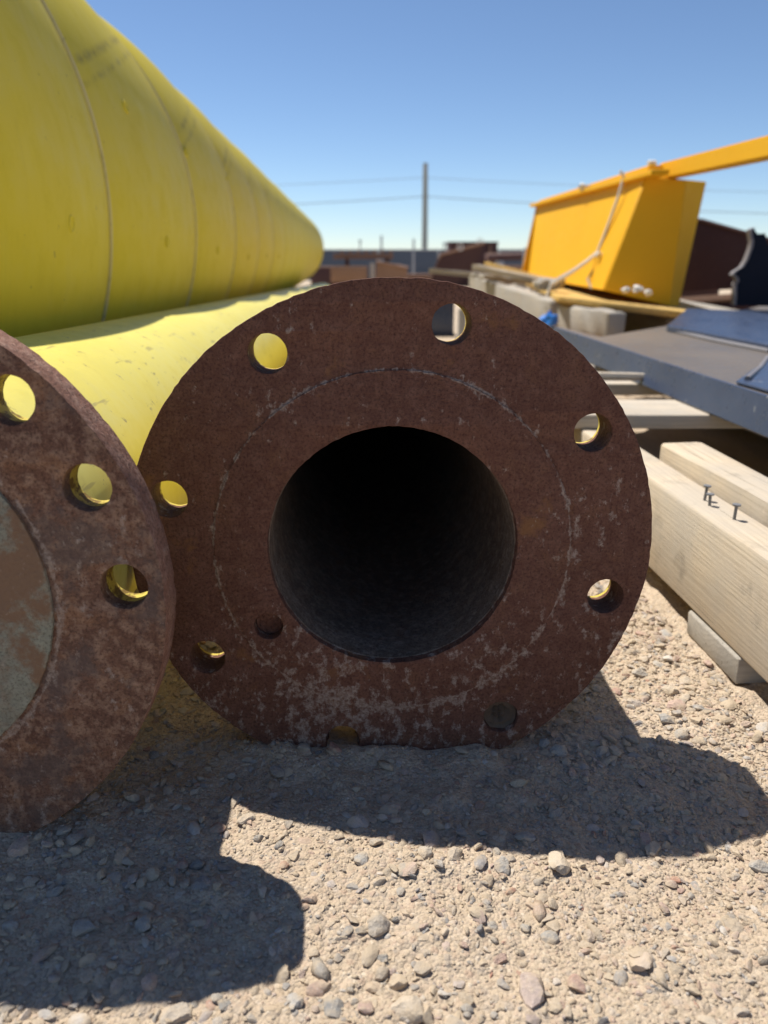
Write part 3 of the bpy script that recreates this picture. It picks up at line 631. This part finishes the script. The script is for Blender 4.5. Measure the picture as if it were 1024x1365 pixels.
# power pole and lines
pz = fg(2.2, 44)
po = thing('utility_pole', 'tall plain utility pole rising behind the fence', 'utility pole', (2.2, 44, pz))
K = 44 / 40
obj('shaft', tube('shaft', [(0, 0, 0), (-.01, 0, 3), (-.03, 0, 4.80 - pz)], [.17, .155, .13], 12), M['pole'], po)
obj('crossarm', box('crossarm', .16, .5, .14, .01), M['pole'], po, (-.03, 0, 4.35 - pz))
for yy in (-.2, .2): obj('insulator', tube('insulator', [(-.03, yy, 4.4 - pz), (-.03, yy, 4.62 - pz)], .05, 8), M['galv'], po)
obj('bracket', box('bracket', .3, .1, .12, .01), M['pole'], po, (-.02, -.05, 3.18 - pz))
for lab, zc, zl, zr, rr in (('lower overhead cable hanging from the utility pole', 3.18, .60, .56, .020), ('upper overhead wire fixed near the top of the utility pole', 4.10, .45, .44, .012)):
    L_ = []
    for t in np.linspace(-1, 1, 41):
        s = abs(t); L_.append((2.17 + t * 42, 44 - .02 * s, zc - (2.6 * s - 1.5 * s * s) * (1.0 if zc < 3.5 else .85)))
    tag(obj('overhead_wire', tube('overhead_wire', L_, rr, 6), M['cable']), lab, 'power line', 'overhead wires on the horizon')
# thin masts poking over the fence
for i, (x, h, w) in enumerate(((-1.35, .95, 'short dark mast rising over the fence on the left above the rusty stack'), (3.4, .8, 'short thin mast over the fence between pole and bin'), (8.8, .95, 'thin mast over the fence just left of the yellow guard'))):
    z0 = fg(x, 46); o = thing('thin_mast', w, 'mast', (x, 46, z0)); obj('shaft', tube('shaft', [(0, 0, 0), (0, 0, h - z0)], .035, 8), M['cable'], o); obj('cap', box('cap', .16, .1, .12, .01), M['cable'], o, (0, 0, h - z0 + .03))

# plugs on the big pipe (angles measured round the pipe axis from horizontal)
for yy, ang in ((1.12, 16), (.786, -4.2), (1.556, 15.5), (1.224, -5.6), (1.715, -7), (2.293, -9.1), (2.10, 15.5), (2.86, -9), (3.4, -9.5)):
    add_plug(big, yy * .9788, ang, .95)

# ------------------------------------------------------------------ stones
def ico(sub):
    bm = bmesh.new(); bmesh.ops.create_icosphere(bm, subdivisions=sub, radius=1)
    v = np.array([p.co[:] for p in bm.verts]); f = np.array([[q.index for q in p.verts] for p in bm.faces]); bm.free(); return v, f
def blocked(x, y, m=.0):
    if math.hypot(x - .0048, 0) < .082 + m and .379 - m < y < .42 + m: return True
    xm = .0048 - .04 * (y - .385)
    if y > .40 and abs(x - xm) < .075 + m: return True
    if -.29 < x < -.17 and .285 < y < .33: return True
    if y > .31 and abs(x + .2297 + .044 * (y - .3)) < .075 + m: return True
    xp = x * math.cos(PY) + y * math.sin(PY); return xp > .258 - m and .1 < y < 1.6
def chips(sub, n, seed):
    v, f = ico(sub); out = []
    for k in range(n):
        rr = np.random.default_rng(seed + k); q = v * (1 + rr.uniform(-.12, .12, (len(v), 1)))
        for _ in range(8):
            d = rr.normal(size=3); d /= np.linalg.norm(d); q = q - np.clip(q @ d - rr.uniform(.45, .85), 0, None)[:, None] * d
        out.append(q / np.abs(q).max() * 1.05)
    return np.array(out), f
def joined_stones(name, pts, rad, sub=1, squash=(.38, .78), tints=(0, 1)):
    var, f = chips(sub, 14, 500 + sub); n = len(pts); nv = var.shape[1]
    V = var[rng.integers(0, 14, n)]
    sc_ = np.stack([rng.uniform(.85, 1.45, n), rng.uniform(.65, 1.05, n), rng.uniform(*squash, n)], -1) * rad[:, None]
    V = V * sc_[:, None, :]
    a = rng.uniform(0, 6.28, n); b = rng.uniform(-.6, .6, n)
    y2 = V[..., 1] * np.cos(b)[:, None] - V[..., 2] * np.sin(b)[:, None]; z2 = V[..., 1] * np.sin(b)[:, None] + V[..., 2] * np.cos(b)[:, None]
    x3 = V[..., 0] * np.cos(a)[:, None] - y2 * np.sin(a)[:, None]; y3 = V[..., 0] * np.sin(a)[:, None] + y2 * np.cos(a)[:, None]
    V = np.stack([x3, y3, z2], -1)
    zz = gz(pts[:, 0], pts[:, 1]) + rad * rng.uniform(-.25, .30, n)
    V += np.concatenate([pts, zz[:, None]], 1)[:, None, :]
    F = (f[None] + (np.arange(n) * nv)[:, None, None]).reshape(-1, 3)
    me = np_mesh(name, V.reshape(-1, 3), F, 3)
    at = me.attributes.new('tint', 'FLOAT', 'POINT'); at.data.foreach_set('value', np.repeat(rng.uniform(*tints, n), nv).astype(np.float32))
    return me
def scatter(n, x0, x1, y0, y1, clump=9.):
    p = np.stack([rng.uniform(x0, x1, n), rng.uniform(y0, y1, n)], -1)
    w = vnoise(p[:, 0], p[:, 1], clump, 4.4) + vnoise(p[:, 0], p[:, 1], clump * 2.7, 8.8) * .6 + .5
    p = p[rng.random(n) < np.clip(w * 1.3, .12, 1)]
    return p[[not blocked(*q) for q in p]]
p1 = scatter(78000, -.42, .42, .15, .62); r1 = np.clip(rng.lognormal(math.log(.00075), .40, len(p1)), .0004, .0014)
p4 = scatter(27000, -.42, .42, .15, .64, 6); r4 = np.clip(rng.lognormal(math.log(.00165), .42, len(p4)), .0011, .0050)
p2 = scatter(15000, -.2, .9, .62, 1.7); r2 = np.clip(rng.lognormal(math.log(.0017), .5, len(p2)), .0009, .006)
p3 = scatter(9000, -1.1, 1.3, -.3, 4.0, 3); r3 = np.clip(rng.lognormal(math.log(.003), .4, len(p3)), .0015, .008)
for p, r, sb, tn in ((p1, r1, 1, (.2, .9)), (p4, r4, 2, (0, 1)), (p2, r2, 1, (0, 1)), (p3, r3, 1, (0, 1))):
    me = joined_stones('loose_gravel', p, r, sb, tints=tn)
    if sb > 1: smooth(me, 32)
    tag(obj('loose_gravel', me, M['gravel']), 'fine loose gravel scattered over the dusty ground', 'gravel', kind='stuff')

peb = []
for s in range(16):
    v, f = ico(3 if s < 8 else 2); q = v.copy(); rr = np.random.default_rng(100 + s)
    for _ in range(10):                    # some flat facets, like broken stone
        d = rr.normal(size=3); d /= np.linalg.norm(d); h = rr.uniform(.52, .86); t = q @ d
        q -= np.clip(t - h, 0, None)[:, None] * d * .9
    q *= (1 + .10 * np.sin(q @ rr.normal(size=3) * 3 + rr.uniform(0, 6)) + .04 * np.sin(q @ rr.normal(size=3) * 8))[:, None]
    q *= np.array([rr.uniform(1, 1.3), rr.uniform(.8, 1.), rr.uniform(.42, .72)])
    me = np_mesh('pebble', q, f, 3); smooth(me, 28); me.materials.append(M['pebble']); peb.append(me)
LIST = [(-0.078, 0.335, 0.0036), (-0.069, 0.319, 0.0046), (0.02, 0.296, 0.0047), (0.082, 0.29, 0.0074), (0.011, 0.283, 0.0045), (-0.002, 0.256, 0.0058), (0.071, 0.251, 0.0044), (0.104, 0.238, 0.0064), (0.057, 0.225, 0.0073), (-0.102, 0.252, 0.0048), (-0.127, 0.25, 0.0051), (0.187, 0.437, 0.0064), (0.184, 0.42, 0.0057), (0.16, 0.426, 0.0057), (-0.01, 0.292, 0.0046), (-0.001, 0.234, 0.0036), (-0.019, 0.218, 0.0057), (-0.078, 0.215, 0.006), (0.009, 0.218, 0.0072), (-0.034, 0.219, 0.0043), (-0.061, 0.218, 0.0029), (-0.064, 0.221, 0.0026), (-0.11, 0.221, 0.0032), (-0.118, 0.218, 0.0031), (-0.13, 0.329, 0.0043), (-0.094, 0.288, 0.0039), (-0.087, 0.288, 0.0032), (-0.061, 0.305, 0.0029), (0.023, 0.307, 0.0055)]
cand = scatter(3000, -.3, .35, .18, .75, 5)
for q in cand:
    if len(LIST) >= 285: break
    if q[1] > .45 and random.random() < .5: continue
    LIST.append((q[0], q[1], float(np.clip(rng.lognormal(math.log(.0028), .38), .0019, .0065)) * (1 if q[1] < .4 else 1.3)))
for i, (x, y, r) in enumerate(LIST):
    o = obj('pebble', peb[i % 16], M['pebble'], ground, (x, y, float(gz(x, y)) + r * random.uniform(.02, .3)), (random.uniform(-.35, .35), random.uniform(-.35, .35), random.uniform(0, 6.28)))
    o.scale = (r, r, r)
